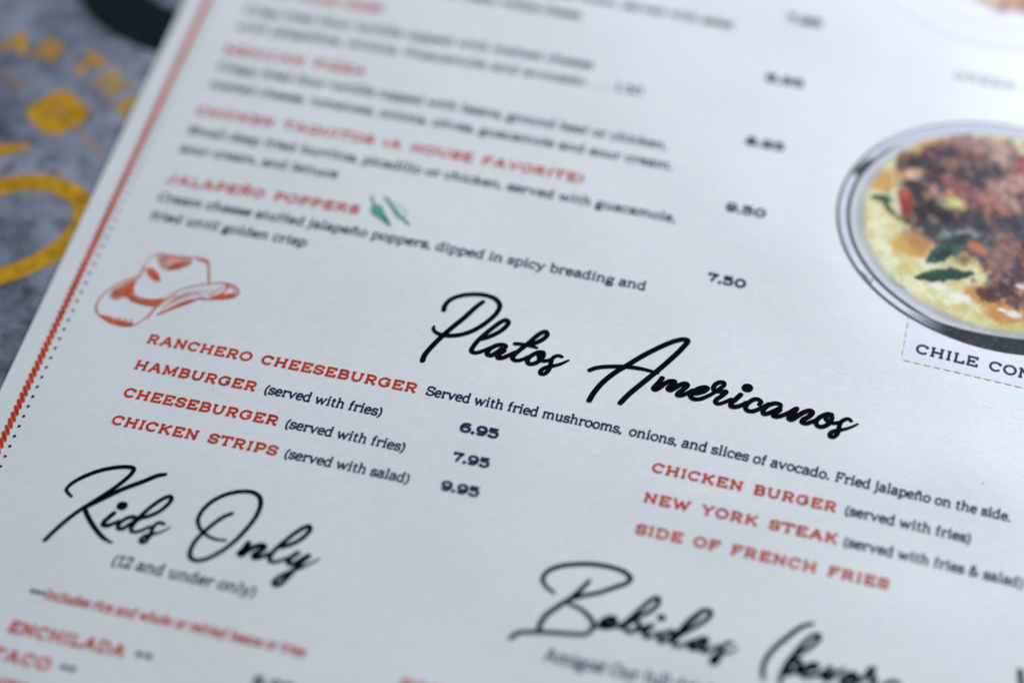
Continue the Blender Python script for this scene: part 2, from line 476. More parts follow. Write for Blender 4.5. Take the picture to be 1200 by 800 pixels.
def glyph_strokes(path):
    """-> list of ('line', pts) / ('serif', pts) / ('dot', centre)"""
    tk = path.split()
    i = 0
    cur, out = None, []

    def flush():
        nonlocal cur
        if cur is not None and len(cur) > 1:
            out.append(('line', cur))
        cur = None
    while i < len(tk):
        c = tk[i]
        if c == 'M':
            flush(); cur = [(float(tk[i + 1]), float(tk[i + 2]))]; i += 3
        elif c == 'L':
            cur.append((float(tk[i + 1]), float(tk[i + 2]))); i += 3
        elif c == 'C':
            a = [float(x) for x in tk[i + 1:i + 7]]
            p0 = cur[-1]
            for t in np.linspace(0, 1, 7)[1:]:
                s = 1 - t
                cur.append((s**3 * p0[0] + 3 * s * s * t * a[0] + 3 * s * t * t * a[2] + t**3 * a[4],
                            s**3 * p0[1] + 3 * s * s * t * a[1] + 3 * s * t * t * a[3] + t**3 * a[5]))
            i += 7
        elif c == 'A':
            cx, cy, rx, ry, a0, a1 = [float(x) for x in tk[i + 1:i + 7]]
            if cur is None:
                cur = []
            n = max(5, int(abs(a1 - a0) / 22))
            for t in np.linspace(a0, a1, n):
                cur.append((cx + rx * math.cos(R_(t)), cy + ry * math.sin(R_(t))))
            i += 7
        elif c == 'O':
            flush()
            cx, cy, rx, ry = [float(x) for x in tk[i + 1:i + 5]]
            out.append(('line', [(cx + rx * math.cos(t), cy + ry * math.sin(t)) for t in np.linspace(0.01, 2 * math.pi + 0.03, 21)]))
            i += 5
        elif c == 'S':
            flush()
            x, y, r = [float(q) for q in tk[i + 1:i + 4]]
            out.append(('serif', [(x - r, y), (x + r, y)])); i += 4
        elif c == 'P':
            flush()
            out.append(('dot', (float(tk[i + 1]), float(tk[i + 2])))); i += 3
    flush()
    return out


_cache = {}


def get_glyph(table, ch):
    key = (id(table), ch)
    if key not in _cache:
        if ch in table:
            w, p = table[ch]
        elif ch in CAPS:
            w, p = CAPS[ch]
            w *= .86
            sc = .84
            _cache[key] = (w, [(k, (np.array(q) * [sc, 1])) for k, q in glyph_strokes(p)])
            return _cache[key]
        else:
            w, p = .5, ''
        _cache[key] = (w, [(k, np.array(q)) for k, q in glyph_strokes(p)])
    return _cache[key]


def split_corners(pts):
    """break a pen path where it turns sharply"""
    parts, cur = [], [pts[0]]
    for i in range(1, len(pts)):
        cur.append(pts[i])
        if i < len(pts) - 1:
            a, b = pts[i] - pts[i - 1], pts[i + 1] - pts[i]
            ang = abs(math.atan2(a[0] * b[1] - a[1] * b[0], a @ b))
            if ang > 0.75:
                parts.append(np.array(cur)); cur = [pts[i]]
    parts.append(np.array(cur))
    return parts


def set_text(ink, s, p0, p1, cap, weight, table, track=0.0, frame=back):
    """set a line of type on the baseline p0-p1 (measured on the photograph, carried to the card)"""
    p0, p1 = np.array(p0, float), np.array(p1, float)
    t = np.linspace(0, 1, 25)
    base = p0 + np.outer(t, p1 - p0)
    base[:, 1] -= 5.5e-5 * np.hypot(*(p1 - p0)) ** 2 * t * (1 - t) / 2
    base = frame(base)
    seg = np.hypot(*np.diff(base, axis=0).T)
    S = np.r_[0, np.cumsum(seg)]
    L = S[-1]
    tot = sum(get_glyph(table, c)[0] + track for c in s) - track
    sx = L / (tot * cap)
    x = 0.0
    hw = weight * cap / 2
    for ch in s:
        w, st = get_glyph(table, ch)
        s0, s1 = x * cap * sx, (x + w) * cap * sx
        a = np.array([np.interp(s0, S, base[:, i]) for i in (0, 1)])
        ex = np.array([np.interp(s1, S, base[:, i]) for i in (0, 1)]) - a
        ex = ex / max(1e-9, np.hypot(*ex))
        ey = np.array([-ex[1], ex[0]])
        for kind, q in st:
            q = np.atleast_2d(q)
            P = a + np.outer(q[:, 0] * cap * sx, ex) + np.outer(q[:, 1] * cap, ey)
            if kind == 'dot':
                ink.disc(P[0], hw * 1.35, 10)
            elif kind == 'serif':
                ink.ribbon(P, hw * .82)
            else:
                parts = split_corners(P)
                for k, seg in enumerate(parts):
                    seg = seg.copy()
                    if k > 0:
                        d = seg[1] - seg[0]; seg[0] -= d / max(1e-9, np.hypot(*d)) * hw * .8
                    if k < len(parts) - 1:
                        d = seg[-1] - seg[-2]; seg[-1] += d / max(1e-9, np.hypot(*d)) * hw * .8
                    ink.ribbon(seg, hw)
        x += w + track
    return sx


# ================================================================ STRUCTURE
COVER_Z = -0.0076
tv = [(-2, -2, -0.0125), (2, -2, -0.0125), (2, 2, -0.0125), (-2, 2, -0.0125)]
t = link_mesh('tabletop', tv, [(0, 1, 2, 3)], MAT_WOOD, None, None, 'structure')

# ================================================================ GREY MENU COVER BENEATH
cover = thing('menu_cover', 'grey concrete-patterned menu cover with gold lettering, lying under the white menu card', 'menu cover')


def slab(x0, x1, y0, y1, z0, z1, bev):
    v = []
    for z, s in ((z0, 0), (z1 - bev, 0), (z1, bev)):
        v += [(x0 + s, y0 + s, z), (x1 - s, y0 + s, z), (x1 - s, y1 - s, z), (x0 + s, y1 - s, z)]
    f = [(3, 2, 1, 0), (8, 9, 10, 11)]
    for k in (0, 4):
        for i in range(4):
            j = (i + 1) % 4
            f.append((k + i, k + j, k + 4 + j, k + 4 + i))
    return v, f


sv, sf = slab(-0.30, 0.24, -0.20, 0.30, -0.0124, COVER_Z, 0.0004)
link_mesh('cover_board', sv, sf, MAT_CONCRETE, cover)


def bp(P):
    return backplane(P, COVER_Z)


# letters of the curved gold legend
def gold_letter(ch, cx, cy, ang, cap=0.0052, weight=.27):
    ink = Ink(COVER_Z, 0.00004)
    w, st = get_glyph(CAPS, ch)
    c = bp((cx, cy))[0]
    ca, sa = math.cos(R_(ang)), math.sin(R_(ang))
    for kind, q in st:
        q = np.atleast_2d(q) - [w / 2, .5]
        P = c + np.stack([(q[:, 0] * ca - q[:, 1] * sa), (q[:, 0] * sa + q[:, 1] * ca)], 1) * cap
        if kind == 'dot':
            ink.disc(P[0], weight * cap * .6)
        else:
            for seg in split_corners(P):
                ink.ribbon(seg, weight * cap / 2)
    ink.build('gold_letter', MAT_GOLD, cover, 'gold letter %s of the curved legend' % ch)


for ch, cx, cy, ang in (('B', -22, 48, 8), ('A', 20, 50, -2), ('R', 58, 60, -12), ('T', 103, 76, -30), ('H', 132, 98, -36),
                        ('E', 156, 124, -42)):
    gold_letter(ch, cx, cy, ang)
# gold lozenge with a small ring and cross
k = Ink(COVER_Z, 0.00004)
c = bp((68, 132))[0]
r = 0.0046
loz = [c + np.array([math.cos(a), math.sin(a)]) * r for a in (R_(100), R_(190), R_(280), R_(10))]
for i in range(4):
    a, b = loz[i], loz[(i + 1) % 4]
    k.ribbon([a + (a - b) * .08, b + (b - a) * .08], r * .40)
k.disc(c, r * .30)
for i in range(4):
    m = (loz[i] + loz[(i + 1) % 4]) / 2
    k.ribbon([c, m], r * .07)
k.build('gold_lozenge', MAT_GOLD, cover, 'gold lozenge emblem')
for seg in (((2, 84), (30, 103)), ((88, 150), (118, 178))):
    k = Ink(COVER_Z, 0.00004)
    k.ribbon(bp(seg), 0.00024)
    k.build('gold_dash', MAT_GOLD, cover)
k = Ink(COVER_Z, 0.00004)
k.ribbon(spline(bp([(-60, 240), (-25, 228), (10, 217), (45, 214), (78, 222), (98, 240), (92, 268), (66, 294), (25, 315), (-15, 328), (-50, 336)]), 8), 0.00205)
k.build('gold_swash', MAT_GOLD, cover, 'thick gold script loop')
k = Ink(COVER_Z, 0.00004)
sw = spline(bp([(-40, 182), (-10, 178), (12, 175), (30, 172)]), 8)
k.ribbon(sw, np.linspace(0.0022, 0.0008, len(sw)), cap=True)
k.build('gold_swash', MAT_GOLD, cover, 'tapering end of a gold script stroke')
k = Ink(COVER_Z, 0.00004)
k.poly(bp([(72, -22), (94, 2), (110, 24), (136, 43), (166, 56), (195, 66), (236, 70), (236, 20), (212, 12), (190, 6), (172, -6), (164, -18), (156, -36)]))  # flat black shape laid on the cover
k.build('black_shape', MAT_DARK, cover, 'flat black shape across the cover')

# ================================================================ WHITE MENU CARD
menu = thing('menu_card', 'white printed menu card with red dish names and black script headings, on the grey cover', 'menu')
U0 = float(back([(216, 0), (91, 270), (0, 452)])[:, 0].mean())
U1, V0, V1 = 0.150, -0.135, 0.175
TH = 0.00042
us = np.unique(np.r_[np.linspace(U0 + .0001, U1 - .0001, 200)])
verts, faces = [], []
nu = len(us)
# top sheet
vs = np.linspace(V0, V1, 3)
prof = [(U0, -TH), (U0, -.0001)] + [(u, 0.0) for u in us] + [(U1, -.0001), (U1, -TH)]
for v in vs:
    for u, dz in prof:
        verts.append((u, v, float(zpage(u)) + dz))
npf = len(prof)
for j in range(len(vs) - 1):
    for i in range(npf - 1):
        faces.append((j * npf + i, j * npf + i + 1, (j + 1) * npf + i + 1, (j + 1) * npf + i))
b0 = len(verts)
for v in vs:
    for u, dz in prof[1:-1]:
        verts.append((u, v, float(zpage(u)) - TH))
nq = npf - 2
for j in range(len(vs) - 1):
    for i in range(nq - 1):
        faces.append((b0 + j * nq + i, b0 + (j + 1) * nq + i, b0 + (j + 1) * nq + i + 1, b0 + j * nq + i + 1))
link_mesh('card_sheet', verts, faces, MAT_PAPER, menu, 'white card with a fine felt tooth, slightly arched', smooth=False)

# ---- rope border and dotted line along the left edge
ub = float(back([(243, 0), (122.5, 260), (0, 523)])[:, 0].mean())
k = Ink(None, 0.00003)
for v in np.arange(V0 + .004, V1 - .006, .002):
    k.poly([(ub - .00046, v), (ub + .00046, v), (ub + .00046, v + .002), (ub - .00046, v + .002)])
k.build('rope_ground', make_ink('salmon_ink', (0.62, 0.20, 0.12), spec=.1), menu, 'pale salmon line under the rope strands', 'stuff')
k = Ink()
maj, mnr = (0.00118, -0.00118), None
rp = back([(28, 460), (29.35, 465.6), (30.2, 460)])
maj, mnr = rp[1] - rp[0], rp[2] - rp[0]
per = abs(back([(24.35, 467.5)])[0][1] - rp[0][1])
v = V0 + .005
while v < V1 - .005:
    th = np.linspace(0, 2 * math.pi, 14, endpoint=False)
    sh = np.outer(np.sign(np.cos(th)) * np.abs(np.cos(th)) ** .85, maj) + np.outer(np.sin(th), mnr)
    k.poly(np.array([ub, v]) + sh * random.uniform(1.06, 1.13))
    v += per
k.build('rope_border', MAT_RED, menu, 'red twisted-rope line down the left edge', 'stuff')
k = Ink()
(ud, vd0), (ud1, vd1) = back([(64.7, 407.9), (6.3, 534.4)])
stp = (vd0 - vd1) / 11
i = -36
while vd0 + i * stp < V1 - .006:
    vv = vd0 + i * stp
    if vv > V0 + .006:
        k.disc(((ud + ud1) / 2, vv), 0.00031)
    i += 1
k.build('dotted_line', MAT_NAVY, menu, 'navy dotted line beside the red rope border', 'stuff')

# ---- set lines
TITLE = dict(cap=0.00205, weight=.225, table=CAPS, track=.14)
BODY = dict(cap=0.00212, weight=.165, table=LOWER, track=.0)
PRICE = dict(cap=0.0021, weight=.26, table=DIGITS, track=.05)


def title(s, p0, p1, **kw):
    k = Ink(); q = dict(TITLE); q.update(kw)
    sx = set_text(k, s, p0, p1, **q)
    k.build('dish_name', MAT_RED, menu, 'red slab-serif line reading ' + s)


def body(s, p0, p1, mat=None, name='dish_description', **kw):
    k = Ink(); q = dict(BODY); q.update(kw)
    sx = set_text(k, s, p0, p1, **q)
    k.build(name, mat or MAT_NAVY, menu, ('red' if mat is MAT_RED else 'navy') + ' line reading ' + s)


def price(s, p0, p1):
    k = Ink()
    set_text(k, s, p0, p1, **PRICE)
    k.build('price', MAT_NAVY, menu, 'navy price ' + s)


body('Corn tortillas, shredded lettuce, chopped onion, served with salsa', (380, -52), (859, 34))
body('and sour cream, melted cheese', (480, -12), (680, 22.5))
title('GREEN CHILE CRISP', (285, -11), (447, 15.5))
body('Crisp fried flour tortilla topped with melted cheese', (285, 15), (694.7, 81))
body('with jalapeños, onions. Guacamole and avocado . . . 1.50', (275, 34), (752, 112))
title('MEXICAN PIZZA', (261, 61.5), (426.5, 88.5))
body('Crispy fried flour tortilla topped with beans, ground beef or chicken,', (253, 81.5), (781.4, 175.5))
body('melted cheese, tomatoes, onions, olives, guacamole and sour cream.', (244.5, 102.5), (788, 199.5))
title('CHICKEN TAQUITOS (A HOUSE FAVORITE)', (228, 133.3), (682.5, 214.5))
body('Small deep fried burritos, picadillo or chicken, served with guacamole,', (218.7, 156), (791.5, 261))
body('sour cream, and lettuce', (209.5, 177.5), (395, 209))
title('JALAPEÑO POPPERS', (194, 213.7), (419, 251))
body('Cream cheese stuffed jalapeño poppers, dipped in spicy breading and', (183.2, 235), (756.5, 340.5))
body('fried until golden crisp', (174.5, 256), (358, 289))
title('RANCHERO CHEESEBURGER', (171, 401.3), (487.3, 460.3))
# the long description in three runs so that it follows the arch of the card
body('Served with fried mushrooms,', (498, 462.4), (728.5, 508.2))
body('onions, and slices of avocado.', (736, 509.8), (972, 562))
body('Fried jalapeño on the side.', (978, 563.5), (1184.5, 611.3))
title('HAMBURGER', (156.2, 431.6), (298.8, 458.3))
body('(served with fries)', (308, 460.2), (447, 487.8))
title('CHEESEBURGER', (143.5, 464.0), (324.2, 498.4))
body('(served with fries)', (332.5, 500.3), (474, 529.3))
title('CHICKEN STRIPS', (129.5, 496.2), (323, 533.6))
body('(served with salad)', (331.5, 535.4), (479, 566.3))
title('CHICKEN BURGER', (763.2, 552.2), (979.5, 600.0))
body('(served with fries)', (988.5, 602), (1138, 636.5))
title('NEW YORK STEAK', (753.2, 587.2), (981, 637.2))
body('(served with fries & salad)', (987, 638.8), (1199.5, 689))
title('SIDE OF FRENCH FRIES', (743.5, 624.2), (1040.5, 690.2))
for s, a, b in (('6.95', (537.5, 505.0), (583, 514.2)), ('7.95', (529.5, 540.0), (572.3, 548.6)), ('9.95', (515, 573.2), (560.2, 582.5)),
                ('7.50', (828.3, 329.2), (873.2, 338.4)), ('9.50', (849, 246.4), (896.6, 256)), ('8.95', (872.6, 168.8), (918, 178)),
                ('8.95', (896, 94.5), (941, 103.5)), ('7.95', (921, 25), (962, 33)), ('5.95', (293, 803), (343, 814))):
    price(s, a, b)
body('(12 and under only)', (129, 660.8), (298.5, 699.2), cap=0.0023, weight=.15)
body('Includes rice and whole or refried beans or fries', (51.5, 700.8), (356.5, 769.5), mat=MAT_RED, name='side_note', cap=0.00205, weight=.15)
k = Ink(); set_text(k, '***', (31.5, 698.3), (50, 702.5), .0018, .24, CAPS, .04)
k.build('side_note_mark', MAT_NAVY, menu, 'three navy asterisks before the red note')
title('ENCHILADA', (8, 739.3), (143.7, 769.3), cap=0.0023)
title('TACO', (-14, 769.5), (56, 785), cap=0.0023)
title('BURRITO', (-62, 795), (30, 815.5), cap=0.0023)
for a, b in (((154, 774), (175, 778.5)), ((66, 789), (85, 793.2))):
    k = Ink(); set_text(k, '**', a, b, .0022, .2, CAPS, .04)
    k.build('side_note_mark', MAT_NAVY, menu, 'two navy asterisks after a dish name')
title('SOFT DRINKS', (467, 806), (640, 846))
body('Amigos! Our full drink menu is at the bar', (636, 773), (1010, 860), cap=.0026, weight=.14)

# ---- script headings: pen strokes traced in enlarged details of the photograph
SW = 0.00095


def tracer(ox, oy, s):
    return lambda pts: back([(ox + x / s, oy + y / s) for x, y in pts])


def script(name, label, strokes):
    k = Ink()
    for tr, pts, w, t0, t1 in strokes:
        P = spline(tr(pts), 7)
        n = len(P)
        hw = np.full(n, SW / 2 * w)
        s = np.linspace(0, 1, n)
        if t0 < 1:
            hw *= np.clip(t0 + (1 - t0) * s / .25, t0, 1)
        if t1 < 1:
            hw *= np.clip(t1 + (1 - t1) * (1 - s) / .25, t1, 1)
        k.ribbon(P, hw, cap=True)
    k.build(name, MAT_BLACK, menu, label)


def dotat(tr, x, y, r):
    return (tr, [(x - r * .15, y), (x, y), (x + r * .15, y)], 2 * r / 26, 1, 1)


cP, cL = tracer(480, 330, 5.925), tracer(540, 370, 8.571)
script('section_heading', 'black script heading reading Platos', [
    (cP, [(238, 198), (243, 172), (282, 127), (350, 99), (440, 88), (530, 95), (598, 122), (627, 165), (607, 215), (550, 270), (470, 325), (380, 362), (290, 375), (220, 368), (178, 348), (165, 325), (170, 312)], 1, 1, .6),
    (cP, [(510, 140), (460, 178), (380, 250), (300, 315), (220, 385), (150, 455), (105, 510), (90, 548)], 1.08, .85, 1),
    (cL, [(210, 232), (280, 212), (380, 165), (450, 112), (478, 70), (463, 44), (425, 50), (350, 100), (260, 170), (180, 242), (125, 310), (108, 350), (128, 370), (175, 368), (240, 345), (300, 318)], 1, 1, .8),
    (cL, [(452, 318), (450, 300), (420, 291), (370, 295), (315, 318), (275, 352), (268, 385), (300, 398), (350, 375), (410, 335)], 1.05, .8, 1),
    (cL, [(435, 352), (400, 372), (372, 398), (378, 422), (415, 422), (470, 402), (545, 365)], 1.05, 1, .8),
    (cL, [(700, 288), (770, 265), (840, 225), (870, 185), (853, 160), (812, 170), (740, 222), (680, 275), (600, 338), (545, 385), (520, 425), (545, 448), (600, 445), (675, 412)], 1, 1, .8),
    (cL, [(545, 280), (600, 284), (680, 297), (765, 322)], .85, 1, .7),
    (cL, [(825, 368), (790, 365), (735, 385), (685, 420), (668, 455), (690, 483), (735, 480), (790, 450), (828, 405), (825, 372), (795, 385), (790, 425), (815, 450), (860, 452), (915, 435)], 1, 1, .8),
    (cL, [(1015, 412), (985, 400), (940, 412), (912, 445), (902, 490), (882, 545), (838, 583), (802, 578), (804, 552), (850, 520), (920, 505), (990, 488), (1045, 465), (1083, 447)], .92, .8, .5),
])
cA, cM, cN = tracer(670, 380, 5.925), tracer(760, 430, 8.571), tracer(870, 440, 8.571)
script('section_heading', 'black script heading reading Americanos', [
    (cA, [(122, 528), (150, 480), (210, 408), (300, 335), (400, 275), (500, 215), (620, 155), (720, 115), (785, 105), (806, 114), (765, 168), (690, 240), (600, 318), (500, 400), (400, 482), (352, 530), (338, 545)], 1.12, 1, 1),
    (cA, [(125, 318), (170, 302), (270, 293), (380, 295), (480, 308), (598, 338)], .95, 1, .7),
    (cM, [(137, 112), (100, 160), (52, 215), (68, 226), (115, 202), (165, 165), (222, 142), (262, 148), (240, 180), (198, 216), (215, 232), (262, 210), (315, 180), (370, 166), (390, 182), (355, 220), (300, 260), (290, 280), (330, 285), (390, 262), (440, 232)], 1.08, 1, .8),
    (cM, [(430, 268), (500, 262), (565, 240), (592, 213), (565, 202), (505, 215), (445, 252), (420, 290), (448, 318), (510, 322), (580, 298), (660, 258)], 1.0, 1, .8),
    (cM, [(650, 262), (715, 215), (757, 185), (755, 158), (720, 152), (678, 170), (652, 210), (668, 238), (720, 245), (780, 247), (735, 290), (690, 320), (672, 350), (695, 368), (750, 358), (830, 322)], 1.0, .8, .8),
    (cM, [(925, 278), (880, 320), (832, 362), (828, 390), (860, 400), (920, 388), (985, 355)], 1.08, 1, .8),
    (cM, [(1110, 375), (1132, 350), (1100, 325), (1060, 325), (1005, 358), (975, 400), (990, 435), (1035, 445), (1090, 430), (1150, 400), (1205, 368)], 1.0, .8, .8),
    dotat(cM, 993, 210, 27),
    (cN, [(383, 320), (382, 292), (340, 279), (280, 290), (228, 325), (207, 360), (217, 384), (252, 382), (310, 358), (370, 330)], 1.0, .8, 1),
    (cN, [(378, 345), (325, 385), (312, 405), (347, 413), (400, 400), (470, 370), (530, 330)], 1.0, 1, .8),
    (cN, [(545, 332), (510, 380), (467, 430), (490, 443), (560, 402), (620, 367), (680, 352), (703, 370), (670, 410), (607, 446), (602, 470), (640, 480), (700, 463), (770, 430)], 1.08, 1, .8),
    (cN, [(895, 392), (860, 385), (800, 405), (752, 442), (740, 480), (765, 510), (810, 512), (862, 488), (892, 450), (897, 412), (872, 392), (842, 408), (842, 440), (870, 465), (915, 478), (975, 468)], 1, 1, .8),
    (cN, [(1092, 455), (1070, 436), (1030, 440), (988, 470), (972, 515), (963, 565), (930, 608), (895, 617), (877, 598), (893, 570), (940, 552), (1010, 542), (1090, 518), (1158, 486)], .92, .8, .45),
])
cK, cI, cO, cY = tracer(40, 530, 5.925), tracer(100, 570, 8.571), tracer(200, 560, 5.925), tracer(270, 610, 8.571)
script('section_heading', 'black script heading reading Kids', [
    (cK, [(260, 305), (232, 275), (225, 255), (262, 215), (340, 170), (450, 128), (560, 105), (650, 100), (692, 112), (678, 145), (600, 215), (500, 285), (400, 348), (300, 412), (200, 490), (120, 563), (77, 606)], .92, .6, 1),
    (cK, [(910, 152), (860, 160), (760, 200), (620, 252), (480, 318), (370, 372)], 1.05, .8, 1),
    (cK, [(350, 385), (372, 440), (420, 520), (480, 590), (540, 625)], .95, 1, .5),
    (cI, [(288, 265), (240, 305), (187, 355), (180, 383), (215, 390), (270, 375), (335, 345)], 1.0, 1, .7),
    dotat(cI, 370, 192, 26),
    (cI, [(515, 318), (485, 303), (430, 312), (365, 348), (330, 388), (335, 418), (368, 423), (430, 388), (500, 340), (560, 290), (640, 220), (740, 145), (820, 103), (858, 100), (865, 130), (818, 190), (740, 250), (640, 295), (550, 320), (500, 360), (465, 410), (462, 440), (495, 455), (555, 443), (650, 400)], .88, 1, .8),
    (cI, [(792, 375), (750, 360), (705, 380), (675, 420), (660, 470), (630, 520), (592, 557), (562, 552), (562, 525), (600, 495), (680, 475), (760, 455), (858, 405)], .85, .8, .3),
])
script('section_heading', 'black script heading reading Only', [
    (cO, [(380, 430), (320, 425), (250, 395), (203, 345), (190, 290), (217, 230), (290, 160), (390, 112), (490, 93), (570, 98), (618, 132), (624, 190), (590, 270), (520, 360), (430, 450), (330, 520), (230, 565), (170, 570), (137, 548), (137, 505), (172, 435), (240, 365), (320, 300), (380, 262), (425, 245)], .92, .6, .9),
    (cY, [(180, 225), (140, 280), (92, 328), (112, 340), (170, 300), (240, 262), (320, 245), (342, 265), (300, 303), (240, 340), (243, 368), (290, 365), (350, 345), (410, 322)], 1.15, 1, .7),
    (cY, [(520, 262), (600, 238), (690, 195), (765, 135), (803, 85), (788, 53), (740, 68), (640, 130), (540, 210), (460, 280), (402, 350), (397, 398), (430, 413), (500, 400), (590, 365)], .95, 1, .7),
    (cY, [(680, 322), (630, 352), (583, 397), (592, 428), (640, 428), (710, 390), (790, 348), (725, 405), (640, 490), (560, 580), (490, 640), (443, 638), (443, 605), (500, 560), (600, 510), (720, 465), (820, 420), (895, 380)], 1.0, 1, .3),
])
cB, cE, cS, cV = tracer(580, 640, 5.925), tracer(680, 690, 8.571), tracer(800, 710, 8.571), tracer(920, 720, 8.571)
script('section_heading', 'black script heading reading Bebidas', [
    (cB, [(410, 320), (352, 272), (332, 225), (360, 177), (440, 140), (560, 123), (680, 123), (800, 142), (900, 177), (943, 222), (920, 250), (830, 283), (720, 320), (600, 345), (530, 365)], .95, .7, .9),
    (cB, [(655, 240), (600, 295), (540, 350), (450, 408), (360, 472), (318, 530), (302, 580)], 1.05, .8, .9),
    (cB, [(520, 400), (590, 430), (650, 480), (682, 530), (670, 580), (620, 608), (520, 605), (380, 595), (250, 592), (160, 600), (108, 635)], .95, .8, 1),
    (cE, [(150, 375), (250, 350), (325, 335), (352, 302), (320, 284), (260, 297), (207, 340), (212, 375), (270, 385), (350, 370), (430, 345)], 1.05, .8, .7),
    (cE, [(540, 285), (640, 252), (735, 198), (790, 122), (780, 88), (740, 92), (660, 150), (560, 240), (470, 320), (400, 388), (470, 352), (540, 315), (588, 332), (588, 372), (540, 418), (482, 430), (462, 405)], .92, 1, 1),
    (cE, [(540, 420), (600, 405), (660, 380), (725, 365), (672, 405), (643, 450), (672, 480), (720, 465), (790, 435)], 1.0, .8, .7),
    dotat(cE, 815, 285, 20),
    (cE, [(930, 420), (870, 430), (800, 480), (792, 520), (832, 525), (900, 490), (980, 435), (1080, 350), (1150, 292), (1230, 215), (1240, 210)], .95, 1, 1),
    (cS, [(-40, 275), (20, 190), (120, 100), (210, 46), (268, 42), (283, 77), (240, 130), (150, 190), (50, 243), (-30, 290), (-88, 345), (-98, 380), (-55, 398), (20, 383), (90, 350)], .95, 1, .8),
    (cS, [(250, 345), (235, 325), (180, 328), (112, 365), (77, 400), (97, 428), (150, 413), (235, 365), (192, 425), (212, 453), (270, 438), (360, 400)], 1.05, .8, .8),
    (cS, [(500, 372), (450, 370), (402, 410), (373, 460), (360, 520), (330, 567), (297, 568), (292, 533), (330, 497), (420, 470), (500, 450), (560, 415)], .95, .8, .3),
])
script('section_heading', 'black script heading reading (beverages', [
    (cV, [(275, 88), (185, 112), (85, 175), (0, 242), (-90, 318), (-165, 402), (-212, 490), (-225, 570), (-220, 640)], .95, .8, .8),
    (cV, [(70, 415), (170, 372), (260, 320), (340, 240), (335, 200), (285, 210), (190, 280), (95, 390), (10, 500), (-32, 590), (-52, 680)], .92, 1, 1),
    (cV, [(-15, 590), (50, 500), (110, 450), (148, 462), (138, 520), (80, 573), (20, 590)], 1.1, 1, 1),
    (cV, [(140, 570), (220, 552), (300, 530), (325, 510), (295, 495), (235, 512), (172, 552), (165, 600), (225, 618), (300, 608), (380, 575)], 1.1, .8, .8),
    (cV, [(455, 530), (420, 570), (385, 620), (412, 648), (470, 620), (530, 570), (600, 543)], 1.15, 1, .5),
    (cV, [(570, 650), (650, 640), (715, 618), (700, 592), (640, 598), (578, 640), (570, 690), (630, 710), (720, 680), (790, 640)], 1.1, .8, .8),
    (cV, [(760, 660), (830, 600), (895, 552), (880, 535), (838, 570), (835, 620), (910, 640), (870, 700), (900, 730)], 1.0, 1, 1),
    (cV, [(1140, 690), (1090, 670), (1020, 690), (960, 750)], 1.0, 1, 1),
    (cV, [(2360, 560), (2368, 640), (2375, 720)], 1.1, 1, 1),
])

# ---- printed cowboy hat
cH = tracer(100, 280, 5.925)


def in_poly(p, poly):
    x, y = p
    c = False
    n = len(poly)
    for i in range(n):
        x1, y1 = poly[i]; x2, y2 = poly[i - 1]
        if (y1 > y) != (y2 > y) and x < (x2 - x1) * (y - y1) / (y2 - y1) + x1:
            c = not c
    return c


def hatch(ink, tr, poly, ang, gap, w, jit=.35):
    """short uneven pen strokes filling an outline"""
    P = np.array(poly, float)
    c = P.mean(0)
    d = np.array([math.cos(R_(ang)), math.sin(R_(ang))])
    n = np.array([-d[1], d[0]])
    rad = max(np.hypot(*(q - c)) for q in P)
    s = -rad
    while s < rad:
        run = []
        for tt in np.arange(-rad, rad, 5.0):
            q = c + n * (s + math.sin(tt * .02) * 3) + d * tt
            if in_poly(q, poly):
                run.append(q)
            elif len(run) > 1:
                a = np.array(run); m = len(a)
                ww = w * (1 - .75 * np.abs(np.linspace(-1, 1, m)) ** 2) * random.uniform(.6, 1.2)
                ink.ribbon(tr(a), ww); run = []
            else:
                run = []
        if len(run) > 1:
            a = np.array(run); m = len(a)
            ink.ribbon(tr(a), w * (1 - .75 * np.abs(np.linspace(-1, 1, m)) ** 2))
        s += gap * random.uniform(1 - jit, 1 + jit)


hat_thin = [
    ([(358, 262), (290, 284), (200, 328), (122, 388), (82, 448), (78, 500), (118, 545), (190, 584), (260, 603), (322, 603), (380, 576), (430, 535), (478, 482), (540, 425), (620, 372), (720, 334), (840, 314), (950, 306), (1000, 311), (1042, 333), (1065, 365), (1048, 397), (985, 414), (900, 418), (815, 420)], .00013),
    ([(352, 290), (382, 238), (420, 172), (462, 122), (512, 104), (560, 112)], .00012),
    ([(560, 112), (640, 122), (720, 128), (780, 130), (850, 152), (858, 220), (860, 315)], .00014),
    ([(352, 290), (332, 330), (332, 370), (352, 395), (402, 416), (470, 424), (548, 414)], .00016),
    ([(980, 306), (988, 335), (945, 382), (870, 414)], .00026),
    ([(430, 560), (500, 470), (570, 420), (640, 385)], .00008),
    ([(520, 500), (600, 440), (700, 390), (800, 372)], .00006),
    ([(850, 400), (920, 362), (960, 330)], .00009),
    ([(1000, 330), (1035, 350), (1040, 378)], .00008),
    ([(410, 180), (400, 240), (372, 275)], .00006),
]
k = Ink()
for pts, w in hat_thin:
    P = spline(cH(pts), 6)
    k.ribbon(P, w * (1 + .25 * np.sin(np.linspace(0, 9, len(P)))))
